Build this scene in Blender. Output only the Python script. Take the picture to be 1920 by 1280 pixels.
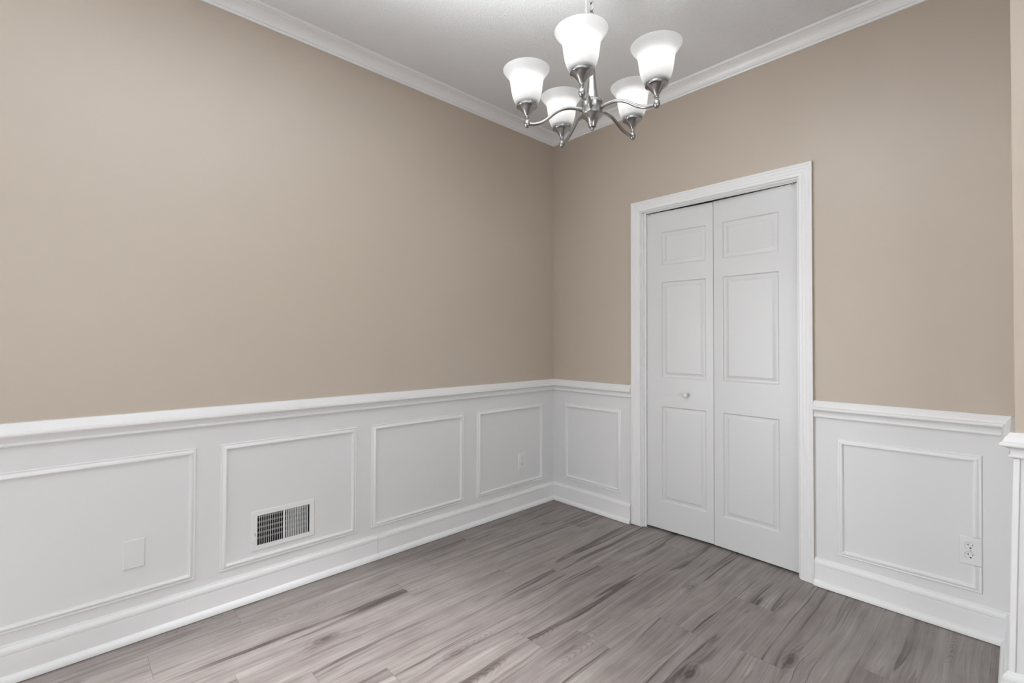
import bpy, bmesh, math, random
from mathutils import Vector, Matrix

for o in list(bpy.data.objects):
    bpy.data.objects.remove(o, do_unlink=True)
SC = bpy.context.scene
COL = SC.collection
random.seed(7)
pi = math.pi

# ------------------------------------------------------------------ camera
F_PX, YAW, PITCH, ROLL, SHIFT = 894.854, 0.8172, 0.0129, 0.0018, -14.48
CAM = Vector((2.4487, -2.7337, 1.2063))
fw = Vector((-math.sin(YAW) * math.cos(PITCH), math.cos(YAW) * math.cos(PITCH), math.sin(PITCH)))
rt = Vector((math.cos(YAW), math.sin(YAW), 0))
up = rt.cross(fw)
rt2 = rt * math.cos(ROLL) + up * math.sin(ROLL)
up2 = up * math.cos(ROLL) - rt * math.sin(ROLL)
cd = bpy.data.cameras.new('camera')
cam = bpy.data.objects.new('camera', cd)
COL.objects.link(cam)
cam.matrix_world = Matrix(((rt2.x, up2.x, -fw.x, CAM.x), (rt2.y, up2.y, -fw.y, CAM.y), (rt2.z, up2.z, -fw.z, CAM.z), (0, 0, 0, 1)))
cd.sensor_width = 36.0
cd.lens = F_PX / 1920 * 36
cd.shift_y = SHIFT / 1920
cd.clip_start = 0.02
SC.camera = cam

CEIL, XR, YN, XE, YB = 2.763, 2.434, -0.475, 4.60, -5.20     # ceiling height, right end of the closet wall, nearer wall, east and rear walls

# ------------------------------------------------------------------ world, lights, exposure
SC.view_settings.view_transform = 'Standard'
SC.view_settings.look = 'None'
SC.view_settings.gamma = 1.0
SC.view_settings.use_curve_mapping = False
SC.view_settings.exposure = -0.10
w = bpy.data.worlds.new('daylight')
SC.world = w
w.use_nodes = True
w.node_tree.nodes['Background'].inputs[0].default_value = (0.9, 0.95, 1.0, 1)
w.node_tree.nodes['Background'].inputs[1].default_value = 0.3


def area(name, loc, target, sx, sy, watts, col=(1, 1, 1), spread=pi):
    l = bpy.data.lights.new(name, 'AREA')
    l.shape = 'RECTANGLE'
    l.size, l.size_y = sx, sy
    l.energy = watts
    l.color = col
    l.spread = spread
    o = bpy.data.objects.new(name, l)
    COL.objects.link(o)
    o.location = loc
    o.rotation_euler = (Vector(target) - Vector(loc)).to_track_quat('-Z', 'Y').to_euler()
    return o


# added area fills for daylight behind the camera, two of them in window openings
FILL_TINT = (0.972, 1.0, 1.03)
area('rear_window_fill', (1.7, -5.12, 1.55), (1.7, 0, 1.55), 1.9, 1.5, 8, FILL_TINT)
area('side_window_fill', (4.52, -3.1, 1.55), (0, -3.1, 1.55), 2.2, 1.5, 34, FILL_TINT)
area('left_wall_fill', (0.02, -3.65, 1.05), (4, -3.65, 1.05), 1.2, 2.0, 102, FILL_TINT)  # added fill in front of the solid left wall, no door there
# unseen fill added beside the camera, bounced off the ceiling
area('bounce_fill', (2.0, -3.2, 1.0), (1.7, -2.3, CEIL), 0.5, 0.5, 60, FILL_TINT, 0.9)


def floor_fill_spot(loc, aim, watts):
    l = bpy.data.lights.new('floor_fill_spot', 'SPOT')
    l.energy, l.spot_size, l.spot_blend, l.shadow_soft_size = watts, 0.8, 0.9, 0.06
    l.color = FILL_TINT
    o = bpy.data.objects.new('floor_fill_spot', l)
    COL.objects.link(o)
    o.location = loc
    o.rotation_euler = (Vector(aim) - Vector(loc)).to_track_quat('-Z', 'Y').to_euler()


# added spot without a fixture, brightening the near floor
floor_fill_spot((1.30, -2.60, CEIL - 0.02), (1.00, -2.10, 0), 390)
BULB = 14.0      # emission strength of each lit bulb


# ------------------------------------------------------------------ materials
def mat(name, col, rough=0.5, metal=0.0, spec=0.5):
    m = bpy.data.materials.new(name)
    m.use_nodes = True
    b = m.node_tree.nodes['Principled BSDF']
    b.inputs['Base Color'].default_value = (*col, 1)
    b.inputs['Roughness'].default_value = rough
    b.inputs['Metallic'].default_value = metal
    b.inputs['Specular IOR Level'].default_value = spec
    return m


class NT:
    def __init__(s, m):
        s.nt = m.node_tree
        s.b = s.nt.nodes['Principled BSDF']

    def n(s, t, **kw):
        nd = s.nt.nodes.new(t)
        for k, v in kw.items():
            setattr(nd, k, v)
        return nd

    def link(s, a, b):
        s.nt.links.new(a, b)

    def inp(s, sock, v):
        if hasattr(v, 'is_linked') or isinstance(v, bpy.types.NodeSocket):
            s.link(v, sock)
        else:
            sock.default_value = v

    def m(s, op, a, b=0.0, c=0.0, clamp=False):
        nd = s.n('ShaderNodeMath', operation=op, use_clamp=clamp)
        s.inp(nd.inputs[0], a)
        s.inp(nd.inputs[1], b)
        s.inp(nd.inputs[2], c)
        return nd.outputs[0]

    def xyz(s, x, y, z=0.0):
        nd = s.n('ShaderNodeCombineXYZ')
        for i, v in enumerate((x, y, z)):
            s.inp(nd.inputs[i], v)
        return nd.outputs[0]

    def noise(s, vec, scale=1.0, detail=2.0, rough=0.5, dist=0.0):
        nd = s.n('ShaderNodeTexNoise')
        s.link(vec, nd.inputs['Vector'])
        nd.inputs['Scale'].default_value = scale
        nd.inputs['Detail'].default_value = detail
        nd.inputs['Roughness'].default_value = rough
        nd.inputs['Distortion'].default_value = dist
        return nd.outputs[0]

    def step(s, v, a, b):
        nd = s.n('ShaderNodeMapRange', interpolation_type='SMOOTHSTEP')
        s.inp(nd.inputs['Value'], v)
        nd.inputs['From Min'].default_value = a
        nd.inputs['From Max'].default_value = b
        return nd.outputs[0]

    def mix(s, f, a, b):
        nd = s.n('ShaderNodeMix', data_type='RGBA')
        s.inp(nd.inputs[0], f)
        for sock, v in ((nd.inputs[6], a), (nd.inputs[7], b)):
            if isinstance(v, tuple):
                sock.default_value = (*v, 1)
            else:
                s.link(v, sock)
        return nd.outputs[2]

    def bump(s, h, strength, dist):
        nd = s.n('ShaderNodeBump')
        nd.inputs['Strength'].default_value = strength
        nd.inputs['Distance'].default_value = dist
        s.link(h, nd.inputs['Height'])
        s.link(nd.outputs[0], s.b.inputs['Normal'])


def geo_pos(t):
    return t.n('ShaderNodeNewGeometry').outputs['Position']


def rolled_paint(name, col, rough, spec, scale=260, strength=0.06):
    m = mat(name, col, rough, 0, spec)
    t = NT(m)
    p = geo_pos(t)
    t.bump(t.noise(p, scale, 3, 0.6), strength, 0.002)
    return m


M_BEIGE = rolled_paint('beige_wall_paint', (0.495, 0.424, 0.352), 0.42, 0.55)
M_WHITE_WALL = rolled_paint('white_wall_paint', (0.75, 0.75, 0.75), 0.42, 0.4)
M_TRIM = rolled_paint('white_trim_paint', (0.83, 0.83, 0.83), 0.30, 0.5, 90, 0.008)
M_DOOR = rolled_paint('white_door_paint', (0.67, 0.67, 0.67), 0.34, 0.5, 140, 0.03)
M_PLASTIC = mat('white_plastic', (0.78, 0.78, 0.775), 0.28, 0, 0.5)
M_DARK = mat('dark_slot', (0.012, 0.012, 0.012), 0.7)
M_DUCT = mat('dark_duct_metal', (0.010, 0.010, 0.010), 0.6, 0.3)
M_DAMPER = mat('grey_damper_metal', (0.22, 0.22, 0.22), 0.5, 0.4)
M_VENT = mat('white_enamelled_steel', (0.80, 0.80, 0.80), 0.3, 0, 0.5)
M_STEEL = mat('zinc_steel', (0.45, 0.45, 0.45), 0.35, 1.0)
M_CLOSET = mat('closet_drywall', (0.25, 0.24, 0.23), 0.8)
M_CORD = mat('clear_lamp_cord', (0.50, 0.50, 0.49), 0.25, 0.5)

# textured ceiling
M_CEIL = mat('textured_ceiling_paint', (0.86, 0.875, 0.885), 0.9, 0, 0.1)
t = NT(M_CEIL)
p = geo_pos(t)
h1 = t.noise(p, 120, 4, 0.65)
h2 = t.step(t.noise(p, 230, 2, 0.5), 0.45, 0.65)
t.bump(t.m('ADD', h1, t.m('MULTIPLY', h2, 0.4)), 0.5, 0.006)

# brushed nickel
M_NICKEL = mat('brushed_nickel', (0.34, 0.336, 0.332), 0.26, 1.0)
t = NT(M_NICKEL)
tc = t.n('ShaderNodeTexCoord').outputs['Object']
sx = t.n('ShaderNodeSeparateXYZ')
t.link(tc, sx.inputs[0])
g = t.noise(t.xyz(t.m('MULTIPLY', sx.outputs[0], 30), t.m('MULTIPLY', sx.outputs[1], 30), t.m('MULTIPLY', sx.outputs[2], 900)), 1, 2)
t.link(t.m('MULTIPLY_ADD', g, 0.06, 0.20), t.b.inputs['Roughness'])

# opal glass: translucent white shell lit by the bulb inside it
M_OPAL = bpy.data.materials.new('opal_glass')
M_OPAL.use_nodes = True
nt = M_OPAL.node_tree
b = nt.nodes['Principled BSDF']
b.inputs['Base Color'].default_value = (0.62, 0.62, 0.62, 1)
b.inputs['Roughness'].default_value = 0.25
tr = nt.nodes.new('ShaderNodeBsdfTranslucent')
tr.inputs['Color'].default_value = (0.84, 0.84, 0.84, 1)
mx = nt.nodes.new('ShaderNodeMixShader')
mx.inputs[0].default_value = 0.6
nt.links.new(b.outputs[0], mx.inputs[1])
nt.links.new(tr.outputs[0], mx.inputs[2])
nt.links.new(mx.outputs[0], nt.nodes['Material Output'].inputs['Surface'])

M_BULB = mat('lit_bulb', (1, 1, 1), 0.3)
bb = M_BULB.node_tree.nodes['Principled BSDF']
bb.inputs['Emission Color'].default_value = (1.0, 0.97, 0.93, 1)
bb.inputs['Emission Strength'].default_value = BULB

# vinyl plank floor; the mesh carries plank-local metres in its UVs and three random numbers per plank
PLANK_W, PLANK_L = 0.169, 1.22
M_FLOOR = mat('grey_vinyl_plank', (0.3, 0.27, 0.26), 0.4, 0, 0.4)
t = NT(M_FLOOR)
uv = t.n('ShaderNodeUVMap', uv_map='plank').outputs[0]
su = t.n('ShaderNodeSeparateXYZ')
t.link(uv, su.inputs[0])
X, Y = su.outputs[0], su.outputs[1]
at = t.n('ShaderNodeAttribute', attribute_name='plank_random')
sr = t.n('ShaderNodeSeparateXYZ')
t.link(at.outputs['Vector'], sr.inputs[0])
R1, R2, R3 = sr.outputs[0], sr.outputs[1], sr.outputs[2]
ox = t.m('MULTIPLY', R1, 37.0)
oy = t.m('MULTIPLY', R2, 53.0)
gp = geo_pos(t)
sg = t.n('ShaderNodeSeparateXYZ')
t.link(gp, sg.inputs[0])
GX, GY = sg.outputs[0], sg.outputs[1]
# grain lines: a gently wandering cross-plank coordinate
wob = t.noise(t.xyz(t.m('MULTIPLY_ADD', X, 5.0, ox), t.m('MULTIPLY_ADD', Y, 1.6, oy)), 1, 2, 0.5)
line = t.m('MULTIPLY_ADD', t.m('SUBTRACT', wob, 0.5), 0.055, X)
# knots bend the grain and carry their own rings
KNOTS = [(1.846, -0.725, 1.0), (1.62, -1.07, 1.0), (1.335, -0.49, 0.8), (0.52, -1.95, 0.9), (0.30, -0.42, 0.5), (0.95, -1.62, 0.6)]
knot_sum = None
for kx, ky, ks in KNOTS:
    dx = t.m('SUBTRACT', GX, kx)
    dy = t.m('SUBTRACT', GY, ky)
    r2 = t.m('ADD', t.m('POWER', t.m('MULTIPLY', dx, 1 / 0.022), 2.0), t.m('POWER', t.m('MULTIPLY', dy, 1 / 0.05), 2.0))
    e = t.m('POWER', 2.718, t.m('MULTIPLY', r2, -0.35))
    rr = t.m('SQRT', r2)
    line = t.m('ADD', line, t.m('MULTIPLY', e, t.m('MULTIPLY', rr, 0.02 * ks)))
    rings = t.m('MULTIPLY', t.m('MULTIPLY', t.m('ADD', t.m('SINE', t.m('MULTIPLY_ADD', wob, 9.0, t.m('MULTIPLY', rr, 9.0))), 0.6), e), 0.22 * ks)
    core = t.m('ADD', rings, t.m('MULTIPLY', t.m('POWER', 2.718, t.m('MULTIPLY', r2, -1.3)), ks))
    knot_sum = core if knot_sum is None else t.m('ADD', knot_sum, core)
L2 = t.m('ADD', line, ox)
Y2 = t.m('ADD', Y, oy)
fine = t.noise(t.xyz(t.m('MULTIPLY', L2, 260), t.m('MULTIPLY', Y2, 5)), 1, 3, 0.6)
mid = t.noise(t.xyz(t.m('MULTIPLY', L2, 52), t.m('MULTIPLY', Y2, 1.1)), 1, 3, 0.6)
broad = t.noise(t.xyz(t.m('MULTIPLY', L2, 13), t.m('MULTIPLY', Y2, 0.6)), 1, 2, 0.5)
cloud = t.noise(t.xyz(t.m('MULTIPLY', L2, 14), t.m('MULTIPLY', Y2, 5)), 1, 3, 0.6)
# dark heart streaks with one crisp side
sn = t.noise(t.xyz(t.m('MULTIPLY', L2, 13.0), t.m('MULTIPLY', t.m('ADD', Y2, 11.3), 0.42)), 1, 2, 0.5, 0.3)
streak = t.m('MULTIPLY', t.step(sn, 0.575, 0.592), t.m('SUBTRACT', 1.0, t.step(sn, 0.592, 0.665)))
breakup = t.step(t.noise(t.xyz(t.m('MULTIPLY', L2, 3), t.m('MULTIPLY', t.m('ADD', Y2, 4.1), 1.3)), 1, 2), 0.42, 0.60)
streak = t.m('MULTIPLY', streak, breakup)
# thin crack-like lines along a contour
cn = t.m('ABSOLUTE', t.m('SUBTRACT', sn, 0.580))
crack = t.m('MULTIPLY', t.m('SUBTRACT', 1.0, t.step(cn, 0.003, 0.012)), t.step(t.noise(t.xyz(t.m('MULTIPLY', L2, 4), t.m('MULTIPLY', t.m('ADD', Y2, 7.7), 1.7)), 1, 2), 0.5, 0.62))
# cathedral arcs down the middle of some planks
xc = t.m('MULTIPLY_ADD', R2, 0.05, 0.055)
dxc = t.m('SUBTRACT', line, xc)
arc = t.m('ADD', t.m('MULTIPLY', t.m('POWER', dxc, 2.0), 110.0), t.m('MULTIPLY', t.m('ADD', Y, t.m('MULTIPLY', cloud, 0.12)), 1.0))
arcw = t.step(t.m('SINE', t.m('MULTIPLY_ADD', mid, 2.5, t.m('MULTIPLY', arc, 190.0))), -0.2, 0.9)
arcm = t.m('MULTIPLY', t.m('SUBTRACT', 1.0, t.step(t.m('ABSOLUTE', dxc), 0.012, 0.034)), t.step(t.noise(t.xyz(ox, t.m('MULTIPLY', Y2, 1.9)), 1, 1), 0.58, 0.68))
arcs = t.m('MULTIPLY', arcw, arcm)
# combine into one lightness factor
v = t.m('MULTIPLY_ADD', t.m('SUBTRACT', fine, 0.5), 0.46, 0.60)
v = t.m('ADD', v, t.m('MULTIPLY', t.m('SUBTRACT', mid, 0.5), 0.72))
v = t.m('ADD', v, t.m('MULTIPLY', t.m('SUBTRACT', broad, 0.5), 0.50))
v = t.m('ADD', v, t.m('MULTIPLY', t.m('SUBTRACT', cloud, 0.5), 0.45))
v = t.m('ADD', v, t.m('MULTIPLY', t.m('SUBTRACT', R3, 0.5), 0.13))
s2 = t.noise(t.xyz(t.m('MULTIPLY', L2, 34), t.m('MULTIPLY', t.m('ADD', Y2, 3.7), 1.1)), 1, 2, 0.5, 0.2)
thin = t.m('MULTIPLY', t.step(s2, 0.60, 0.625), t.m('SUBTRACT', 1.0, t.step(s2, 0.625, 0.72)))
pale = t.step(t.noise(t.xyz(t.m('MULTIPLY', L2, 20), t.m('MULTIPLY', t.m('ADD', Y2, 21.3), 0.9)), 1, 3, 0.55), 0.56, 0.70)
v = t.m('ADD', v, t.m('MULTIPLY', pale, 0.16))
v = t.m('SUBTRACT', v, t.m('MULTIPLY', thin, 0.20))
v = t.m('SUBTRACT', v, t.m('MULTIPLY', streak, 0.46))
v = t.m('SUBTRACT', v, t.m('MULTIPLY', crack, 0.38))
v = t.m('SUBTRACT', v, t.m('MULTIPLY', arcs, 0.16))
v = t.m('SUBTRACT', v, t.m('MULTIPLY', knot_sum, 0.42))
ramp = t.n('ShaderNodeValToRGB')
t.link(v, ramp.inputs[0])
cr = ramp.color_ramp
cr.elements[0].position = 0.0
cr.elements[0].color = (0.052, 0.040, 0.036, 1)
cr.elements[1].position = 1.0
cr.elements[1].color = (0.365, 0.33, 0.312, 1)
for pos, c in ((0.30, (0.122, 0.100, 0.093)), (0.58, (0.208, 0.179, 0.168)), (0.80, (0.272, 0.241, 0.227))):
    el = cr.elements.new(pos)
    el.color = (*c, 1)
# seams
ex = t.m('MINIMUM', X, t.m('SUBTRACT', PLANK_W, X))
ey = t.m('MINIMUM', Y, t.m('SUBTRACT', PLANK_L, Y))
seam = t.m('SUBTRACT', 1.0, t.step(t.m('MINIMUM', t.m('MULTIPLY', ex, 1.6), ey), 0.0004, 0.0018))
col = t.mix(t.m('MULTIPLY', seam, 0.40), ramp.outputs[0], (0.05, 0.04, 0.038))
t.link(col, t.b.inputs['Base Color'])
t.link(t.m('MULTIPLY_ADD', fine, 0.14, 0.36), t.b.inputs['Roughness'])
t.bump(t.m('SUBTRACT', t.m('MULTIPLY', fine, 0.5), seam), 0.12, 0.0015)


# ------------------------------------------------------------------ mesh helpers
def link(name, bm, m, parent=None, smooth=None):
    bmesh.ops.remove_doubles(bm, verts=bm.verts[:], dist=1e-6)
    bmesh.ops.recalc_face_normals(bm, faces=bm.faces[:])
    me = bpy.data.meshes.new(name)
    if smooth is not None:
        lim = math.radians(smooth)
        for f in bm.faces:
            f.smooth = True
        for e in bm.edges:
            if len(e.link_faces) == 2:
                e.smooth = e.calc_face_angle(0) < lim
    bm.to_mesh(me)
    bm.free()
    for x in (m if isinstance(m, (list, tuple)) else [m]):
        me.materials.append(x)
    o = bpy.data.objects.new(name, me)
    COL.objects.link(o)
    if parent:
        o.parent = parent
    return o


def tag(o, label, cat, group=None, kind=None):
    o['label'] = label
    o['category'] = cat
    if group:
        o['group'] = group
    if kind:
        o['kind'] = kind
    return o


def empty(name, loc=(0, 0, 0)):
    o = bpy.data.objects.new(name, None)
    COL.objects.link(o)
    o.location = loc
    o.empty_display_size = 0.1
    return o


def box(bm, lo, hi, mi=0, bevel=0.0):
    x0, y0, z0 = lo
    x1, y1, z1 = hi
    v = [bm.verts.new(c) for c in ((x0, y0, z0), (x1, y0, z0), (x1, y1, z0), (x0, y1, z0), (x0, y0, z1), (x1, y0, z1), (x1, y1, z1), (x0, y1, z1))]
    fs = []
    for q in ((0, 3, 2, 1), (4, 5, 6, 7), (0, 1, 5, 4), (1, 2, 6, 5), (2, 3, 7, 6), (3, 0, 4, 7)):
        f = bm.faces.new([v[i] for i in q])
        f.material_index = mi
        fs.append(f)
    if bevel:
        es = list({e for f in fs for e in f.edges})
        bmesh.ops.bevel(bm, geom=es, offset=bevel, segments=2, profile=0.5, affect='EDGES')


def lathe(bm, prof, seg=48, center=(0, 0, 0), ax=None, closed=False):
    """prof: list of (r, z); axis = local z of frame ax (Matrix 3x3) at center"""
    c = Vector(center)
    A = ax or Matrix.Identity(3)
    rings = []
    for r, z in prof:
        if r < 1e-6:
            rings.append([bm.verts.new(c + A @ Vector((0, 0, z)))])
        else:
            rings.append([bm.verts.new(c + A @ Vector((r * math.cos(2 * pi * i / seg), r * math.sin(2 * pi * i / seg), z))) for i in range(seg)])
    n = len(rings)
    for k in range(n if closed else n - 1):
        a, b_ = rings[k], rings[(k + 1) % n]
        for i in range(seg):
            j = (i + 1) % seg
            if len(a) == 1 and len(b_) == 1:
                continue
            if len(a) == 1:
                bm.faces.new((a[0], b_[i], b_[j]))
            elif len(b_) == 1:
                bm.faces.new((a[i], b_[0], a[j]))
            else:
                bm.faces.new((a[i], b_[i], b_[j], a[j]))


def tube(bm, pts, r, seg=14, closed=False, caps=True):
    pts = [Vector(p) for p in pts]
    n = len(pts)
    rings = []
    prev = None
    for i, p in enumerate(pts):
        if closed:
            d = (pts[(i + 1) % n] - pts[i - 1]).normalized()
        else:
            d = (pts[min(i + 1, n - 1)] - pts[max(i - 1, 0)]).normalized()
        if prev is None:
            u = d.orthogonal().normalized()
        else:
            u = (prev - d * prev.dot(d)).normalized()
        prev = u
        v = d.cross(u)
        rad = r[i] if isinstance(r, (list, tuple)) else r
        rings.append([bm.verts.new(p + (u * math.cos(2 * pi * k / seg) + v * math.sin(2 * pi * k / seg)) * rad) for k in range(seg)])
    for i in range(n if closed else n - 1):
        a, b_ = rings[i], rings[(i + 1) % n]
        off = 0
        if closed and i == n - 1:
            off = min(range(seg), key=lambda s: (a[0].co - b_[s].co).length)
        for k in range(seg):
            bm.faces.new((a[k], b_[(k + off) % seg], b_[(k + 1 + off) % seg], a[(k + 1) % seg]))
    if caps and not closed:
        bm.faces.new(rings[0][::-1])
        bm.faces.new(rings[-1])


def catmull(ps, n=10):
    ps = [Vector(p) for p in ps]
    P = [ps[0] * 2 - ps[1]] + ps + [ps[-1] * 2 - ps[-2]]
    out = []
    for i in range(1, len(P) - 2):
        for k in range(n):
            s = k / n
            a, b_, c, d = P[i - 1], P[i], P[i + 1], P[i + 2]
            out.append(0.5 * ((2 * b_) + (c - a) * s + (2 * a - 5 * b_ + 4 * c - d) * s * s + (3 * b_ - a - 3 * c + d) * s ** 3))
    out.append(ps[-1])
    return out


def run_trim(bm, prof, path, i0, i1):
    """sweep a wall profile [(depth, z)] along the horizontal polyline path (room on its right), segments i0..i1-1, mitred at the corners"""
    P = [Vector((x, y, 0)) for x, y in path]
    n = len(P)

    def nrm(k):
        d = (P[k + 1] - P[k]).normalized()
        return Vector((d.y, -d.x, 0))

    def off(k):
        if k == 0:
            return nrm(0)
        if k == n - 1:
            return nrm(n - 2)
        a, b_ = nrm(k - 1), nrm(k)
        s = a + b_
        return s / (1 + a.dot(b_))
    cols = []
    for k in range(i0, i1 + 1):
        o = off(k)
        cols.append([bm.verts.new(P[k] + o * d + Vector((0, 0, z))) for d, z in prof])
    m = len(prof)
    for a, b_ in zip(cols, cols[1:]):
        for j in range(m):
            bm.faces.new((a[j], a[(j + 1) % m], b_[(j + 1) % m], b_[j]))
    bm.faces.new(cols[0])
    bm.faces.new(cols[-1][::-1])


def frame_trim(bm, prof, pts, normal, center=None, closed=True):
    """sweep a picture-frame profile [(inward, height)] round a planar polygon; normal points into the room"""
    P = [Vector(p) for p in pts]
    N = Vector(normal)
    n = len(P)
    C = sum(P, Vector()) / n if center is None else Vector(center)

    def inw(k):
        d = (P[(k + 1) % n] - P[k]).normalized()
        s = N.cross(d)
        if s.dot(C - P[k]) < 0:
            s = -s
        return s
    cols = []
    for k in range(n):
        if closed or 0 < k < n - 1:
            a, b_ = inw((k - 1) % n), inw(k)
            o = (a + b_) / (1 + a.dot(b_))
        else:
            o = inw(0) if k == 0 else inw(n - 2)
        cols.append([bm.verts.new(P[k] + o * d + N * h) for d, h in prof])
    m = len(prof)
    for k in range(n if closed else n - 1):
        a, b_ = cols[k], cols[(k + 1) % n]
        for j in range(m):
            bm.faces.new((a[j], a[(j + 1) % m], b_[(j + 1) % m], b_[j]))
    if not closed:
        bm.faces.new(cols[0])
        bm.faces.new(cols[-1][::-1])


def wall_slab(bm, org, du, depth, us, zs, holes, zpaint):
    """vertical slab with rectangular holes; org + du*u is the room face, 'depth' the vector to its back face; faces below zpaint get slot 1"""
    org, du, depth = Vector(org), Vector(du), Vector(depth)
    U = sorted(set([us[0], us[1]] + [h[0] for h in holes] + [h[1] for h in holes]))
    Z = sorted(set([zs[0], zs[1], zpaint] + [h[2] for h in holes] + [h[3] for h in holes]))
    Z = [z for z in Z if zs[0] <= z <= zs[1]]

    def solid(i, j):
        if not (0 <= i < len(U) - 1 and 0 <= j < len(Z) - 1):
            return False
        u, z = (U[i] + U[i + 1]) / 2, (Z[j] + Z[j + 1]) / 2
        return not any(h[0] < u < h[1] and h[2] < z < h[3] for h in holes)

    def P(i, j, back):
        return org + du * U[i] + Vector((0, 0, Z[j])) + (depth if back else Vector())
    for i in range(len(U) - 1):
        for j in range(len(Z) - 1):
            if not solid(i, j):
                continue
            mi = 1 if (Z[j] + Z[j + 1]) / 2 < zpaint else 0
            quads = [[P(i, j, 0), P(i + 1, j, 0), P(i + 1, j + 1, 0), P(i, j + 1, 0)],
                     [P(i, j, 1), P(i + 1, j, 1), P(i + 1, j + 1, 1), P(i, j + 1, 1)]]
            for (di, dj, a, b_) in ((-1, 0, (i, j), (i, j + 1)), (1, 0, (i + 1, j), (i + 1, j + 1)), (0, -1, (i, j), (i + 1, j)), (0, 1, (i, j + 1), (i + 1, j + 1))):
                if not solid(i + di, j + dj):
                    quads.append([P(*a, 0), P(*b_, 0), P(*b_, 1), P(*a, 1)])
            for q in quads:
                f = bm.faces.new([bm.verts.new(c) for c in q])
                f.material_index = mi


# ------------------------------------------------------------------ room shell
ZP = 0.88                     # paint line behind the chair rail
OP = (0.764, 1.672, 2.036)    # closet opening: left, right, head
VENT = (-2.072, -1.825, 0.243, 0.385)

# floor: planks run parallel to the left wall
rows_y = {-1: -0.52, 0: -0.95, 1: -1.27, 2: -0.30, 3: -1.054, 4: -0.846, 5: -0.637, 6: -1.354, 7: -1.165, 8: -0.83, 9: -0.42, 10: -0.80, 11: -1.02, 12: -0.58}
bm = bmesh.new()
uvl = bm.loops.layers.uv.new('plank')
rl = bm.loops.layers.float_vector.new('plank_random')
rng = random.Random(21)
fx0, fx1, fy0, fy1 = -0.02, XE, YB, 0.75
k = -1
X0 = -0.004
while X0 + k * PLANK_W < fx1:
    a, b_ = X0 + k * PLANK_W, X0 + (k + 1) * PLANK_W
    s = rows_y.get(k, rng.uniform(-1.2, 0))
    y = s + PLANK_L * 2
    while y > fy1 + PLANK_L:
        y -= PLANK_L
    while y > fy0:
        y2 = y - PLANK_L
        rnd = (rng.random(), rng.random(), rng.random())
        xa, xb, ya, yb = max(a, fx0), min(b_, fx1), min(y, fy1), max(y2, fy0)
        if xb > xa and ya > yb:
            f = bm.faces.new([bm.verts.new((px, py, 0)) for px, py in ((xa, yb), (xb, yb), (xb, ya), (xa, ya))])
            for lp in f.loops:
                lp[uvl].uv = (lp.vert.co.x - a, lp.vert.co.y - y2)
                lp[rl] = Vector(rnd)
        y = y2
    k += 1
me = bpy.data.meshes.new('floor')
bm.to_mesh(me)
bm.free()
me.materials.append(M_FLOOR)
floor = bpy.data.objects.new('floor', me)
COL.objects.link(floor)
tag(floor, 'grey brown vinyl plank floor with dark grain streaks and knots', 'floor', kind='structure')
sm = floor.modifiers.new('thickness', 'SOLIDIFY')
sm.thickness = 0.02
sm.offset = -1

bm = bmesh.new()
box(bm, (-0.12, YB - 0.12, CEIL), (XE + 0.12, 0.12, CEIL + 0.05))
tag(link('ceiling', bm, M_CEIL), 'white textured ceiling above the chandelier', 'ceiling', kind='structure')

bm = bmesh.new()
wall_slab(bm, (0, 0, 0), (0, 1, 0), (-0.12, 0, 0), (YB - 0.12, 0.12), (0, CEIL), [VENT], ZP)
tag(link('wall_left', bm, [M_BEIGE, M_WHITE_WALL]), 'long beige wall above white panelled wainscot holding the vent', 'wall', kind='structure')

bm = bmesh.new()
wall_slab(bm, (0, 0, 0), (1, 0, 0), (0, 0.12, 0), (0, XR + 0.10), (0, CEIL), [(OP[0] - 0.018, OP[1] + 0.018, -0.01, OP[2] + 0.018)], ZP)
tag(link('wall_back', bm, [M_BEIGE, M_WHITE_WALL]), 'beige wall above white wainscot around the white folding closet door', 'wall', kind='structure')


# short return and the nearer wall: the old wainscot corner leans a little out of plumb
def lean(z):
    return XR - 0.020 * max(0.0, 1 - z / 0.86)


bm = bmesh.new()
zz = [0, 0.2, 0.4, 0.6, ZP, CEIL]
for z0, z1 in zip(zz, zz[1:]):
    mi = 1 if z1 <= ZP else 0
    q = [[(lean(z0), 0, z0), (lean(z0), YN, z0), (lean(z1), YN, z1), (lean(z1), 0, z1)],
         [(lean(z0), YN, z0), (XE, YN, z0), (XE, YN, z1), (lean(z1), YN, z1)],
         [(XE, YN, z0), (XE, 0, z0), (XE, 0, z1), (XE, YN, z1)],
         [(lean(z0), 0, z0), (XE, 0, z0), (XE, 0, z1), (lean(z1), 0, z1)]]
    for c in q:
        f = bm.faces.new([bm.verts.new(v_) for v_ in c])
        f.material_index = mi
tag(link('wall_right', bm, [M_BEIGE, M_WHITE_WALL]), 'nearer wall jutting out at the right edge, beige over white', 'wall', kind='structure')

bm = bmesh.new()
wall_slab(bm, (0, YB, 0), (1, 0, 0), (0, -0.12, 0), (-0.12, XE + 0.12), (0, CEIL), [(0.75, 2.65, 0.80, 2.30)], ZP)
tag(link('wall_rear', bm, [M_BEIGE, M_WHITE_WALL]), 'beige wall behind the viewer with a wide window opening', 'wall', kind='structure')
bm = bmesh.new()
wall_slab(bm, (XE, 0, 0), (0, 1, 0), (0.12, 0, 0), (YB, 0.12), (0, CEIL), [(-4.2, -2.0, 0.80, 2.30)], ZP)
tag(link('wall_east', bm, [M_BEIGE, M_WHITE_WALL]), 'beige side wall behind the viewer with a window opening', 'wall', kind='structure')

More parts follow.
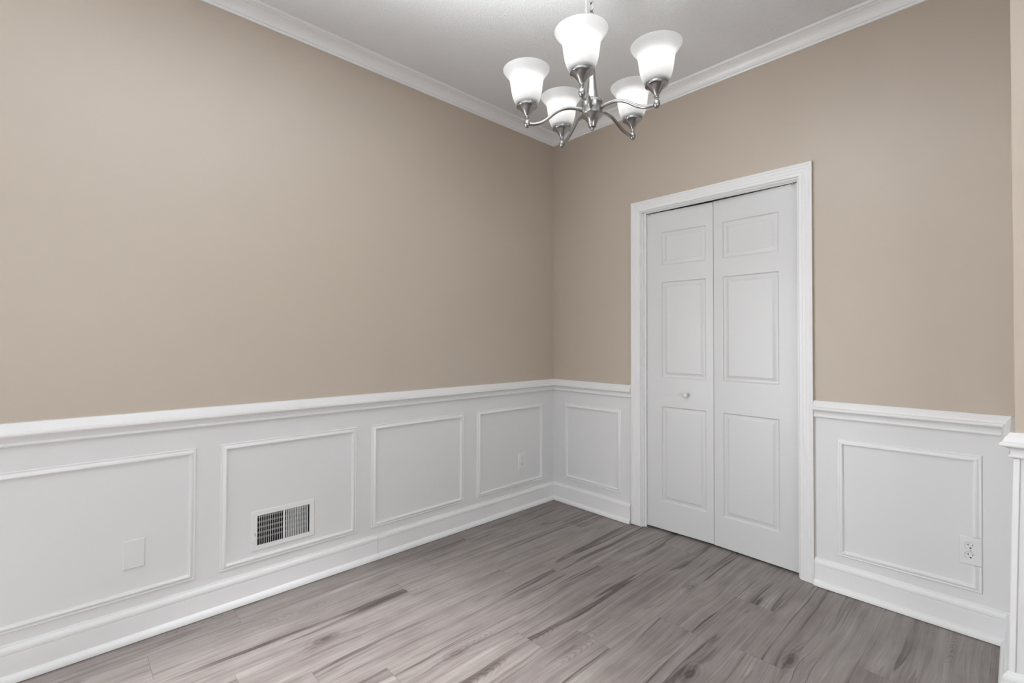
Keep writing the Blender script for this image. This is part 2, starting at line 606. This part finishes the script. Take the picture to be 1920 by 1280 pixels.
bm = bmesh.new()
box(bm, (3.70, -1.5, 0), (3.82, YN - 0.0005, CEIL - 0.0005))  # unseen partition, added to keep side light off the nearer wall
tag(link('wall_light_block', bm, M_BEIGE), 'added beige partition out of view on the right, blocking side light', 'wall', kind='structure')

# closet behind the folding door
bm = bmesh.new()
cx0, cx1, cy0, cy1 = 0.60, 1.86, 0.12, 0.74
for c in ([(cx0, cy0, 0), (cx0, cy1, 0), (cx0, cy1, 2.4), (cx0, cy0, 2.4)], [(cx1, cy0, 0), (cx1, cy1, 0), (cx1, cy1, 2.4), (cx1, cy0, 2.4)],
          [(cx0, cy1, 0), (cx1, cy1, 0), (cx1, cy1, 2.4), (cx0, cy1, 2.4)], [(cx0, cy0, 2.4), (cx1, cy0, 2.4), (cx1, cy1, 2.4), (cx0, cy1, 2.4)]):
    bm.faces.new([bm.verts.new(v_) for v_ in c])
tag(link('wall_closet', bm, M_CLOSET), 'dark closet interior behind the folding door', 'wall', kind='structure')

# ------------------------------------------------------------------ running trim
PATH = [(0, YB), (0, 0), (XR, 0), (XR, YN), (XE, YN)]
CROWN = [(0, 2.690), (0.008, 2.690), (0.011, 2.694), (0.012, 2.700), (0.016, 2.7015), (0.017, 2.705), (0.0185, 2.713), (0.023, 2.7235), (0.031, 2.7335),
         (0.041, 2.741), (0.050, 2.745), (0.0525, 2.7455), (0.0530, 2.7485), (0.058, 2.7495), (0.064, 2.752), (0.0665, 2.7555), (0.067, CEIL), (0, CEIL)]
RAIL = [(0, 0.824), (0.011, 0.826), (0.0155, 0.8305), (0.016, 0.834), (0.0145, 0.8375), (0.0105, 0.840), (0.011, 0.848), (0.015, 0.8555), (0.022, 0.8605), (0.027, 0.862),
        (0.031, 0.863), (0.0355, 0.866), (0.0365, 0.871), (0.035, 0.876), (0.029, 0.880), (0.027, 0.884), (0.024, 0.892), (0.018, 0.899), (0.015, 0.905), (0.012, 0.909), (0, 0.910)]
BASE = [(0, 0.133), (0.0045, 0.133), (0.006, 0.130), (0.006, 0.127), (0.010, 0.1255), (0.0145, 0.120), (0.016, 0.113), (0.016, 0.103), (0.0155, 0.1015), (0.013, 0.1005), (0.013, 0.0985),
        (0.0145, 0.097), (0.0145, 0.030), (0.017, 0.0295), (0.0235, 0.0265), (0.0285, 0.020), (0.031, 0.012), (0.0315, 0.0025), (0, 0.0025)]
cnt = [0]


def trim(bm, label, cat='moulding', m=None, smooth=28, group=None):
    cnt[0] += 1
    return tag(link('trim_%d' % cnt[0], bm, m or M_TRIM, smooth=smooth), label, cat, group=group, kind='structure')


def seg(prof, path, i0, i1):
    bm = bmesh.new()
    run_trim(bm, prof, path, i0, i1)
    return bm


trim(seg(CROWN, PATH, 0, 1), 'white crown moulding along the long left wall', 'crown moulding')
trim(seg(CROWN, PATH, 1, 2), 'white crown moulding above the closet door wall', 'crown moulding')
trim(seg(CROWN, PATH, 2, 4), 'white crown moulding above the nearer right wall', 'crown moulding')

CAS_L, CAS_R, CAS_T = 0.694, 1.740, 2.106      # outer edges of the door casing
PL = [(0, YB), (0, 0), (CAS_L, 0)]
PR = [(CAS_R + 0.001, 0), (XR, 0), (XR, YN), (XE, YN)]
trim(seg(RAIL, PL, 0, 1), 'white chair rail along the long left wall', 'chair rail')
trim(seg(RAIL, PL, 1, 2), 'short white chair rail between the corner and the closet door', 'chair rail')
trim(seg(RAIL, PR, 0, 1), 'white chair rail right of the closet door', 'chair rail')
trim(seg(RAIL, PR, 1, 3), 'white chair rail wrapping the nearer right corner', 'chair rail')

LB = lean(0.05)
PRB = [(CAS_R + 0.001, 0), (LB, 0), (LB, YN), (XE, YN)]
JY = -1.46
bm = bmesh.new()
run_trim(bm, BASE, [(0, YB), (0, JY - 0.0008)], 0, 1)
run_trim(bm, BASE, [(0, JY + 0.0008), (0, 0), (CAS_L, 0)], 0, 1)
tag(link('baseboard_left', bm, M_TRIM, smooth=28), 'white baseboard with a butt joint along the left wall', 'baseboard', kind='structure')
bm = bmesh.new()
run_trim(bm, BASE, [(0, YB), (0, 0), (CAS_L - 0.006, 0)], 1, 2)
run_trim(bm, BASE, PRB, 0, 1)
tag(link('baseboard_back', bm, M_TRIM, smooth=28), 'white baseboard on the closet wall either side of the door', 'baseboard', kind='structure')
tag(link('baseboard_right', seg(BASE, PRB, 1, 3), M_TRIM, smooth=28), 'white baseboard around the nearer right corner', 'baseboard', kind='structure')

# corner bead on the nearer wainscot corner
bm = bmesh.new()
ring = []
for z in (0.133, 0.824):
    x = lean(z)
    ring.append([bm.verts.new(c) for c in ((x - 0.004, YN + 0.020, z), (x - 0.0045, YN - 0.0015, z), (x - 0.0025, YN - 0.0045, z), (x + 0.001, YN - 0.005, z), (x + 0.010, YN - 0.005, z), (x + 0.0115, YN - 0.0035, z), (x + 0.012, YN + 0.002, z), (x + 0.003, YN + 0.020, z))])
for j in range(8):
    bm.faces.new((ring[0][j], ring[0][(j + 1) % 8], ring[1][(j + 1) % 8], ring[1][j]))
bm.faces.new(ring[0])
bm.faces.new(ring[1])
trim(bm, 'narrow white corner strip on the nearer right wainscot', 'corner trim')

# ------------------------------------------------------------------ wainscot picture-frame mouldings
PANEL = [(0, 0), (0, 0.0035), (0.0022, 0.0060), (0.0045, 0.0062), (0.0060, 0.0046), (0.0085, 0.0050), (0.0120, 0.0075), (0.0165, 0.0112), (0.0205, 0.0122),
         (0.0232, 0.0112), (0.0245, 0.0080), (0.0247, 0.0030), (0.0270, 0.0022), (0.0275, 0)]
ZT, ZB = 0.737, 0.172
WF = 'wainscot panel mouldings'
LEFTP = [(-3.28, -2.311, 'white panel moulding on the left wall around the blank plate'),
         (-2.219, -1.5815, 'white panel moulding on the left wall around the floor vent'),
         (-1.4945, -0.861, 'empty white panel moulding on the left wall right of the vent'),
         (-0.751, -0.122, 'white panel moulding on the left wall around the small outlet')]
for y0, y1, lab in LEFTP:
    bm = bmesh.new()
    frame_trim(bm, PANEL, [(0, y0, ZB), (0, y1, ZB), (0, y1, ZT), (0, y0, ZT)], (1, 0, 0))
    trim(bm, lab, 'panel moulding', group=WF)
bm = bmesh.new()
frame_trim(bm, PANEL, [(0.117, 0, 0.181), (0.610, 0, 0.181), (0.613, 0, 0.740), (0.117, 0, 0.737)], (0, -1, 0))
trim(bm, 'narrow empty white panel moulding between the corner and the closet door', 'panel moulding', group=WF)
# the last one is notched where an outlet plate overlaps its right side
a, b_, c, d = (1.835, 0, 0.172), (2.334, 0, 0.178), (2.337, 0, 0.737), (1.835, 0, 0.733)
bm = bmesh.new()
cen = (2.08, 0, 0.45)
frame_trim(bm, PANEL, [(2.3352, 0, 0.4035), c, d, a, b_, (2.3342, 0, 0.284)], (0, -1, 0), center=cen, closed=False)
trim(bm, 'white panel moulding right of the closet door, notched by an outlet', 'panel moulding', group=WF)

# ------------------------------------------------------------------ closet door: casing, jamb, folding leaves
CAS = [(0, 0), (0, 0.0150), (0.0015, 0.0170), (0.010, 0.0172), (0.0125, 0.0160), (0.0140, 0.0140), (0.0165, 0.0136), (0.019, 0.0150), (0.027, 0.0148), (0.030, 0.0128), (0.033, 0.0126),
       (0.036, 0.0136), (0.043, 0.0130), (0.047, 0.0108), (0.050, 0.0106), (0.054, 0.0116), (0.059, 0.0110), (0.0625, 0.0085), (0.0640, 0.0050), (0.0640, 0)]
bm = bmesh.new()
frame_trim(bm, CAS, [(CAS_L, 0, 0.009), (CAS_L, 0, CAS_T), (CAS_R, 0, CAS_T), (CAS_R, 0, 0.001)], (0, -1, 0), center=(1.2, 0, 0.0), closed=False)
for f in bm.faces:      # the outer edge of the right leg carries wall paint
    cc = f.calc_center_median()
    if cc.x > CAS_R - 0.0004 and cc.y < -0.001 and cc.y > -0.0149:
        f.material_index = 1
trim(bm, 'white fluted casing around the folding closet door', 'door casing', m=[M_TRIM, M_BEIGE], smooth=20)

bm = bmesh.new()
x0, x1, zh = OP
for lo, hi in (((x0 - 0.018, 0, 0.001), (x0, 0.12, zh + 0.018)), ((x1, 0, 0.001), (x1 + 0.018, 0.12, zh + 0.018)), ((x0, 0, zh), (x1, 0.12, zh + 0.018)),
               ((x0, 0.010, 0.001), (x0 + 0.008, 0.022, zh)), ((x0 + 0.0001, 0.022, 0.001), (x0 + 0.0195, 0.0335, zh)), ((x1 - 0.006, 0.010, 0.001), (x1, 0.030, zh)), ((x0, 0.010, zh - 0.004), (x1, 0.020, zh)), ((x0, 0.020, zh - 0.0085), (x1, 0.0325, zh))):
    box(bm, lo, hi)
trim(bm, 'white jamb lining the closet door opening', 'door jamb', smooth=None)

door = empty('door_1', (1.22, 0.036, 0.011))
tag(door, 'white six panel folding closet door with round white knob', 'door', kind='structure')
YF = 0.036                     # front face of the leaves
PZ = [(0.187, 0.787), (0.970, 1.576), (1.683, 1.894)]


def leaf(xa, xb, z0, z1, pxa, pxb, ya, yb):
    """moulded leaf: sunk ogee round each raised field"""
    bm = bmesh.new()
    steps = [(0.0, 0.0), (0.0025, 0.0045), (0.007, 0.0068), (0.012, 0.0072), (0.0165, 0.0066), (0.030, 0.0020), (0.0335, 0.0008), (0.036, 0.0008)]
    o = Vector((1.22, YF, 0.011))

    def V(x, y, z):      # the leaf stands a little turned in the opening, from depth ya at its left edge to yb at its right
        return bm.verts.new(Vector((x, y + ya + (yb - ya) * (x - xa) / (xb - xa), z)) - o)
    xs = [xa, pxa, pxb, xb]
    zs = [z0] + [q for p_ in PZ for q in p_] + [z1]
    for i in range(3):
        for j in range(len(zs) - 1):
            if i == 1 and j % 2 == 1:
                prev = None
                for ins, dep in steps:
                    r_ = [V(*c) for c in ((pxa + ins, YF + dep, zs[j] + ins), (pxb - ins, YF + dep, zs[j] + ins), (pxb - ins, YF + dep, zs[j + 1] - ins), (pxa + ins, YF + dep, zs[j + 1] - ins))]
                    if prev:
                        for q in range(4):
                            bm.faces.new((prev[q], prev[(q + 1) % 4], r_[(q + 1) % 4], r_[q]))
                    prev = r_
                bm.faces.new(prev)
            else:
                bm.faces.new([V(*c) for c in ((xs[i], YF, zs[j]), (xs[i + 1], YF, zs[j]), (xs[i + 1], YF, zs[j + 1]), (xs[i], YF, zs[j + 1]))])
    th = 0.034
    P = [(xa, z0), (xb, z0), (xb, z1), (xa, z1)]
    bm.faces.new([V(x, YF + th, z) for x, z in P])
    for (xA, zA), (xB, zB) in zip(P, P[1:] + P[:1]):
        bm.faces.new([V(xA, YF, zA), V(xB, YF, zB), V(xB, YF + th, zB), V(xA, YF + th, zA)])
    return link('door_leaf', bm, M_DOOR, door, smooth=14)


lf1 = leaf(0.7815, 1.2095, 0.012, 2.0245, 0.886, 1.166, 0.0, 0.020)
lf2 = leaf(1.2120, 1.6665, 0.010, 2.0262, 1.268, 1.569, 0.020, 0.0)
lf1['label'] = 'left door leaf carrying the round knob'
lf2['label'] = 'right door leaf without a knob'
bm = bmesh.new()
A = Matrix(((1, 0, 0), (0, 0, -1), (0, 1, 0)))      # local z -> -y
lathe(bm, [(0, -0.001), (0.0085, -0.001), (0.0085, 0.003), (0.0065, 0.007), (0.007, 0.011), (0.012, 0.0155), (0.0155, 0.021), (0.0158, 0.025), (0.0135, 0.030), (0.007, 0.0335), (0, 0.0345)], 32,
      (1.048 - 1.22, 0.0125, 0.870 - 0.011), A)
link('door_knob', bm, M_PLASTIC, lf1, smooth=60)['label'] = 'round white knob'
bm = bmesh.new()
box(bm, (0.785 - 1.22, 0.004, 2.0300 - 0.011), (1.655 - 1.22, 0.030, 2.0355 - 0.011))
link('door_track', bm, M_DUCT, door)['label'] = 'dark slim top track'
for x in (0.802, 1.640):
    bm = bmesh.new()
    lathe(bm, [(0, 0), (0.005, 0), (0.005, 0.004), (0.0028, 0.0045), (0.0028, 0.016), (0, 0.016)], 16, (x - 1.22, -0.0045, 2.0160 - 0.011 + (0.003 if x > 1 else 0)))
    link('pivot_pin', bm, M_STEEL, door, smooth=40)['label'] = 'small steel pivot pin'

# ------------------------------------------------------------------ wall register (vent)
vent = empty('wall_vent', (0, -1.9485, 0.222))
tag(vent, 'white metal wall register with dark slots, set low in the left wall panelling', 'vent')
VO = Vector((0, -1.9485, 0.222))


def vbox(bm, lo, hi, bevel=0):
    box(bm, Vector(lo) - VO, Vector(hi) - VO, bevel=bevel)


bm = bmesh.new()
vy0, vy1, vz0, vz1 = -2.0935, -1.8025, 0.222, 0.4075
oy = [(-2.0675, -1.9535), (-1.9455, -1.8290)]
oz = (0.2455, 0.3835)
ys = [vy0 + 0.004, oy[0][0], oy[0][1], oy[1][0], oy[1][1], vy1 - 0.004]
zs = [vz0 + 0.004, oz[0], oz[1], vz1 - 0.004]
for i in range(5):
    for j in range(3):
        if j == 1 and i in (1, 3):
            continue
        vbox(bm, (0.0005, ys[i], zs[j]), (0.0065, ys[i + 1], zs[j + 1]))
bmesh.ops.remove_doubles(bm, verts=bm.verts[:], dist=1e-5)
# bevelled outer lip
P = [(vy0, vz0), (vy1, vz0), (vy1, vz1), (vy0, vz1)]
Q = [(ys[0], zs[0]), (ys[-1], zs[0]), (ys[-1], zs[-1]), (ys[0], zs[-1])]
for i in range(4):
    j = (i + 1) % 4
    bm.faces.new([bm.verts.new(Vector(c) - VO) for c in ((0.0005, *P[i]), (0.0005, *P[j]), (0.0065, *Q[j]), (0.0065, *Q[i]))])
link('face_plate', bm, M_VENT, vent)


def louver(y0, y1, ang, first):
    bm = bmesh.new()
    n = 14
    pitch = (y1 - y0) / n
    ca, sa = math.cos(ang), math.sin(ang)
    for i in range(n if first else n):
        yc = y0 + pitch * (i + 1.0 if first else i)
        if yc > y1 - 0.001 or yc < y0 + 0.001:
            continue
        L, T = (0.008, 0.0008) if first else (0.006, 0.0011)
        pts = []
        for s, u in ((0, -T), (0, T), (L, T), (L, -T)):
            # s runs into the wall (-x), turned by ang about z
            pts.append((0.006 - s * ca - u * sa, yc + s * sa * -1 + u * ca))
        lo = [bm.verts.new(Vector((px, py, oz[0])) - VO) for px, py in pts]
        hi = [bm.verts.new(Vector((px, py, oz[1])) - VO) for px, py in pts]
        for q in range(4):
            bm.faces.new((lo[q], lo[(q + 1) % 4], hi[(q + 1) % 4], hi[q]))
        bm.faces.new(lo)
        bm.faces.new(hi[::-1])
    return bm


link('louver', louver(*oy[0], math.radians(-18), True), M_VENT, vent)['label'] = 'left bank of slats open to the dark duct'
link('louver', louver(*oy[1], math.radians(14), False), M_VENT, vent)['label'] = 'right bank of slats angled shut'
bm = bmesh.new()
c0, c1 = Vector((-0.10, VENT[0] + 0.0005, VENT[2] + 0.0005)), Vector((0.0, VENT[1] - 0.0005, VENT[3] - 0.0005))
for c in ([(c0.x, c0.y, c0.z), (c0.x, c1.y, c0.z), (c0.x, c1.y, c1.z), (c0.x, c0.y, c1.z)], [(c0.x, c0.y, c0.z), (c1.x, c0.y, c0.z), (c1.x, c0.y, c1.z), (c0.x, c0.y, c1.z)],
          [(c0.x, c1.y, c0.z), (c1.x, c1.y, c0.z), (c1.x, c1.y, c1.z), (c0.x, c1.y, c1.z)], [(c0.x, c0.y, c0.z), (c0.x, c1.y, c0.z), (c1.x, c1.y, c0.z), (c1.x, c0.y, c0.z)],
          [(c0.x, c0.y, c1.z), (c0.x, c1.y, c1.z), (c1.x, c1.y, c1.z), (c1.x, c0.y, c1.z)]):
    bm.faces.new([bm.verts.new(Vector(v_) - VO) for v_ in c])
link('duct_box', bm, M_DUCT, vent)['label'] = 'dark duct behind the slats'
for k in range(5):
    bm = bmesh.new()
    z = oz[0] + 0.020 + k * 0.0245
    vbox(bm, (-0.024, VENT[0] + 0.002, z), (-0.021, VENT[1] - 0.002, z + 0.008))
    link('damper_blade', bm, M_DAMPER, vent)['label'] = 'grey horizontal damper blade'
bm = bmesh.new()
vbox(bm, (0.0065, -2.0855, 0.268), (0.014, -2.0785, 0.290), 0.0012)
link('damper_lever', bm, M_VENT, vent)
bm = bmesh.new()
vbox(bm, (0.0063, -2.0775, 0.292), (0.0067, -2.0755, 0.306))
link('lever_slot', bm, M_DARK, vent)['label'] = 'dark lever slot'
for y in (-2.081, -1.8155):
    bm = bmesh.new()
    lathe(bm, [(0, 0), (0.0038, 0), (0.003, 0.0016), (0, 0.002)], 16, Vector((0.0064, y, 0.3145)) - VO, Matrix(((0, 0, 1), (0, 1, 0), (-1, 0, 0))))
    link('screw', bm, M_VENT, vent, smooth=40)


# ------------------------------------------------------------------ electrical plates
def plate_frame(origin, right, out):
    """matrix whose local x = right along the wall, y = up, z = out of the wall"""
    r_, o_ = Vector(right), Vector(out)
    u = Vector((0, 0, 1))
    return Matrix(((r_.x, u.x, o_.x, origin[0]), (r_.y, u.y, o_.y, origin[1]), (r_.z, u.z, o_.z, origin[2]), (0, 0, 0, 1)))


def cover(bm, w_, h_, th):
    prev = None
    for ins, z in ((0, 0), (0, th * 0.35), (0.0015, th * 0.8), (0.0035, th)):
        r_ = [bm.verts.new((sx_ * (w_ / 2 - ins), sy_ * (h_ / 2 - ins), z)) for sx_, sy_ in ((-1, -1), (1, -1), (1, 1), (-1, 1))]
        if prev:
            for q in range(4):
                bm.faces.new((prev[q], prev[(q + 1) % 4], r_[(q + 1) % 4], r_[q]))
        prev = r_
    bm.faces.new(prev)


def recept_outline(r_, flat):
    pts = []
    for i in range(40):
        an = 2 * pi * i / 40
        pts.append((r_ * math.cos(an), max(-flat, min(flat, r_ * math.sin(an)))))
    return pts


def outlet(name, M, label, tslot, dark_ring):
    root = empty(name)
    root.matrix_world = M
    tag(root, label, 'outlet', group='duplex wall outlets')
    bm = bmesh.new()
    cover(bm, 0.070, 0.115, 0.0055)
    link('cover_plate', bm, M_PLASTIC, root)
    for cy in (0.0195, -0.0195):
        bm = bmesh.new()
        pts = recept_outline(0.0172, 0.0140)
        lo = [bm.verts.new((x, y + cy, 0.0050)) for x, y in pts]
        hi = [bm.verts.new((x, y + cy, 0.0068)) for x, y in pts]
        for i in range(40):
            bm.faces.new((lo[i], lo[(i + 1) % 40], hi[(i + 1) % 40], hi[i]))
        bm.faces.new(hi)
        rc = link('receptacle', bm, M_PLASTIC, root)
        bm = bmesh.new()
        box(bm, (-0.0078, cy + 0.0005, 0.0064), (-0.0058, cy + 0.0095, 0.0070))
        if tslot:
            box(bm, (-0.0125, cy + 0.0040, 0.0064), (-0.0079, cy + 0.0060, 0.0070))
        box(bm, (0.0058, cy + 0.0010, 0.0064), (0.0078, cy + 0.0090, 0.0070))
        lathe(bm, [(0.0, 0.0070), (0.0032, 0.0070), (0.0032, 0.0064)], 16, (0.0, cy - 0.0075, 0))
        link('socket_slots', bm, M_DARK, rc)['label'] = 'dark plug slots'
        if dark_ring:
            bm = bmesh.new()
            n0, n1 = 8, 27
            o_ = recept_outline(0.0181, 0.0148)
            i_ = recept_outline(0.0173, 0.0141)
            for k_ in range(n0, n1):
                f = bm.faces.new([bm.verts.new((x, y + cy, 0.00565)) for x, y in (o_[k_], o_[k_ + 1], i_[k_ + 1], i_[k_])])
            link('shadow_gap', bm, M_DARK, rc)['label'] = 'dark gap round the receptacle'
    bm = bmesh.new()
    lathe(bm, [(0, 0.0068), (0.0018, 0.0066), (0.0026, 0.0055), (0.0026, 0.005)], 16)
    link('screw', bm, M_STEEL if tslot else M_PLASTIC, root, smooth=40)
    return root


outlet('wall_outlet', plate_frame((0.0, -0.3400, 0.3425), (0, 1, 0), (1, 0, 0)), 'small white duplex outlet inside the left wall panel nearest the corner', False, False)
outlet('wall_outlet', plate_frame((2.3005, 0.0, 0.3418), (1, 0, 0), (0, -1, 0)), 'white duplex outlet overlapping the panel moulding right of the closet door', True, True)

bp = empty('blank_wall_plate')
bp.matrix_world = plate_frame((0.0, -2.5205, 0.3445), (0, 1, 0), (1, 0, 0))
tag(bp, 'white painted blank cover plate on the leftmost wainscot panel', 'wall plate')
bm = bmesh.new()
cover(bm, 0.0715, 0.115, 0.006)
link('cover_plate', bm, M_WHITE_WALL, bp)
bm = bmesh.new()
lathe(bm, [(0, 0.0070), (0.0022, 0.0068), (0.003, 0.006), (0.003, 0.0055)], 16, (0.0, 0.042, 0))
link('screw', bm, M_WHITE_WALL, bp, smooth=40)

# ------------------------------------------------------------------ chandelier
CC = Vector((1.333, -1.2666, 2.0387))
TN = Vector((0.0123, -0.0352, 1.0)).normalized()
ex_ = (Vector((1, 0, 0)) - TN * TN.x).normalized()
ey_ = TN.cross(ex_)
MT = Matrix(((ex_.x, ey_.x, TN.x, CC.x), (ex_.y, ey_.y, TN.y, CC.y), (ex_.z, ey_.z, TN.z, CC.z), (0, 0, 0, 1)))
MI = MT.inverted()
ch = empty('chandelier')
ch.matrix_world = MT
tag(ch, 'five arm brushed nickel chandelier with white bell glass shades hanging from the ceiling', 'chandelier')
R_ARM, PH0 = 0.25, 3.9869
ZS = [-0.003, 0.0071, 0.0071, 0.0006, 0.001]
PS = [-0.005, 0.0329, 0.0229, -0.032, -0.0189]

bm = bmesh.new()
lathe(bm, [(0, -0.0180), (0.0135, -0.0175), (0.0140, -0.0165), (0.0150, -0.010), (0.0185, 0.001), (0.0245, 0.011), (0.0325, 0.019), (0.0405, 0.0255), (0.0420, 0.0270), (0.0430, 0.029), (0.0430, 0.031), (0.0415, 0.0325),
           (0.0412, 0.066), (0.0425, 0.068), (0.0428, 0.072), (0.0415, 0.0765), (0.0375, 0.0800), (0.0305, 0.083), (0.0235, 0.0845), (0, 0.0845)], 64)
link('hub', bm, M_NICKEL, ch, smooth=35)
bm = bmesh.new()
lathe(bm, [(0, -0.0315), (0.0035, -0.0312), (0.0062, -0.0288), (0.0066, -0.0262), (0.0050, -0.0240), (0.0055, -0.0222), (0.0090, -0.0212), (0.0098, -0.0196), (0.0090, -0.0180), (0, -0.0178)], 32)
link('finial', bm, M_NICKEL, ch, smooth=50)
bm = bmesh.new()
lathe(bm, [(0, 0.0843), (0.0245, 0.0843), (0.0258, 0.087), (0.0245, 0.0895), (0.0228, 0.091), (0.0224, 0.094), (0.0202, 0.108), (0.0178, 0.126), (0.0158, 0.146), (0.0138, 0.170), (0.0124, 0.196), (0.0116, 0.222), (0.0130, 0.224),
           (0.0145, 0.227), (0.0130, 0.230), (0.0095, 0.233), (0.0080, 0.240), (0.0050, 0.2435), (0, 0.244)], 48)
link('column', bm, M_NICKEL, ch, smooth=35)
bm = bmesh.new()
tube(bm, [(0.011 * math.cos(a_), 0, 0.2525 + 0.011 * math.sin(a_)) for a_ in [2 * pi * i / 28 for i in range(28)]], 0.0022, 10, closed=True)
link('top_loop', bm, M_NICKEL, ch, smooth=60)

for k in range(5):
    an = PH0 - k * 2 * pi / 5 + PS[k]
    d = Vector((math.cos(an), math.sin(an), 0))
    z0 = ZS[k]
    pts = catmull([d * r_ + Vector((0, 0, z)) for r_, z in ((0.036, 0.048), (0.060, 0.0535), (0.090, 0.0555), (0.118, 0.050), (0.145, 0.036), (0.172, 0.017 + z0 * 0.6), (0.198, 0.004 + z0), (0.222, -0.001 + z0), (0.246, -0.001 + z0))], 8)
    bm = bmesh.new()
    tube(bm, pts, 0.0064, 16)
    c = d * R_ARM + Vector((0, 0, z0))
    lathe(bm, [(0, -0.0165), (0.0055, -0.0150), (0.0095, -0.0105), (0.0116, -0.004), (0.0118, 0.002), (0.0102, 0.009), (0.0070, 0.0145), (0.0060, 0.0185), (0, 0.0188)], 32, c)
    # little collar where the arm meets the hub
    tube(bm, [d * 0.0405 + Vector((0, 0, 0.0490)), d * 0.0475 + Vector((0, 0, 0.0507))], 0.0092, 20)
    arm = link('arm', bm, M_NICKEL, ch, smooth=45)
    bm = bmesh.new()
    lathe(bm, [(0, 0.0186), (0.0062, 0.0186), (0.0082, 0.0200), (0.0082, 0.0220), (0.0066, 0.0232), (0.0066, 0.0245), (0.0086, 0.0255), (0.0086, 0.0278), (0.0076, 0.0285), (0.0086, 0.0300), (0.0115, 0.0350), (0.0155, 0.0410),
               (0.0203, 0.0470), (0.0258, 0.0530), (0.0312, 0.0580), (0.0358, 0.0612), (0.0392, 0.0625), (0.0398, 0.0640), (0.0392, 0.0655), (0.0380, 0.0665), (0.0380, 0.0840), (0.0386, 0.0852), (0.0380, 0.0864), (0.0364, 0.0864), (0.0364, 0.0700), (0, 0.0695)], 48, c)
    link('socket_cup', bm, M_NICKEL, arm, smooth=35)
    bm = bmesh.new()
    outer = [(0.0340, 0.0715), (0.0410, 0.0740), (0.0462, 0.0815), (0.0512, 0.0940), (0.0552, 0.1080), (0.0582, 0.1240), (0.0603, 0.1400), (0.0620, 0.1540), (0.0636, 0.1630), (0.0662, 0.1705), (0.0708, 0.1775), (0.0770, 0.1850), (0.0835, 0.1935), (0.0881, 0.2010)]
    inner = [(r_ - 0.0032, z - 0.0002 + (0.0022 if r_ > 0.065 else 0)) for r_, z in outer]
    inner[0] = (0.0340, 0.0745)
    lathe(bm, outer + [(0.0884, 0.2024), (0.0876, 0.2034)] + inner[::-1], 64, c, closed=True)
    sh = link('glass_shade', bm, M_OPAL, ch, smooth=40)
    bm = bmesh.new()
    lathe(bm, [(0, 0.116), (0.0110, 0.118), (0.0165, 0.126), (0.0215, 0.137), (0.0240, 0.149), (0.0225, 0.161), (0.0170, 0.170), (0.0090, 0.1745), (0, 0.176)], 32, c)
    blb = link('light_bulb', bm, M_BULB, sh, smooth=60)
    blb['label'] = 'lit white bulb'
    bm = bmesh.new()
    lathe(bm, [(0, 0.0696), (0.0125, 0.0696), (0.0125, 0.1060), (0.0105, 0.1070), (0.0105, 0.1175), (0, 0.1175)], 24, c)
    link('lamp_socket', bm, M_PLASTIC, sh, smooth=40)

# chain, cord and ceiling canopy hang plumb above the column
TOP = MT @ Vector((0, 0, 0.2525))
CZ = 2.735
bm = bmesh.new()
z = TOP.z + 0.006
k = 0
H, W2 = 0.0125, 0.0090          # half straight length, bend radius
rdir = Vector((rt.x, rt.y, 0))
fdir = Vector((fw.x, fw.y, 0)).normalized()
while z + 2 * (H + W2) < CZ + 0.012:
    az = 0.5 + (pi / 2 if k % 2 else 0)
    hd = rdir * math.cos(az) + fdir * math.sin(az)
    cpos = Vector((TOP.x, TOP.y, z + H + W2))
    pts = []
    for i in range(10):
        a_ = pi * i / 9
        pts.append(cpos + hd * W2 * math.cos(a_) + Vector((0, 0, H * 0.75 + W2 * math.sin(a_))))
    for i in range(10):
        a_ = pi + pi * i / 9
        pts.append(cpos + hd * W2 * math.cos(a_) + Vector((0, 0, -H * 0.75 + W2 * math.sin(a_))))
    tube(bm, [MI @ p_ for p_ in pts], 0.0021, 8, closed=True)
    z += 2 * (H * 0.75 + W2) - 0.0046
    k += 1
link('chain', bm, M_NICKEL, ch, smooth=60)
bm = bmesh.new()
pts = []
for i in range(40):
    s_ = i / 39
    zz_ = TOP.z - 0.030 + (CZ + 0.02 - TOP.z + 0.030) * s_
    offx = -0.0205 * min(1, max(0.0, s_ * 9)) ** 0.5 * min(1, (1 - s_) * 8)
    pts.append(MI @ (Vector((TOP.x, TOP.y, zz_)) + rdir * offx))
tube(bm, pts, 0.0040, 10)
link('power_cord', bm, M_CORD, ch, smooth=60)['label'] = 'clear supply cord beside the chain'
bm = bmesh.new()
lathe(bm, [(0, -0.030), (0.010, -0.030), (0.012, -0.024), (0.030, -0.020), (0.050, -0.010), (0.062, -0.002), (0.064, 0.0), (0, 0.0)], 48, MI @ Vector((TOP.x, TOP.y, CEIL - 0.0005)), MI.to_3x3())
link('canopy', bm, M_NICKEL, ch, smooth=40)
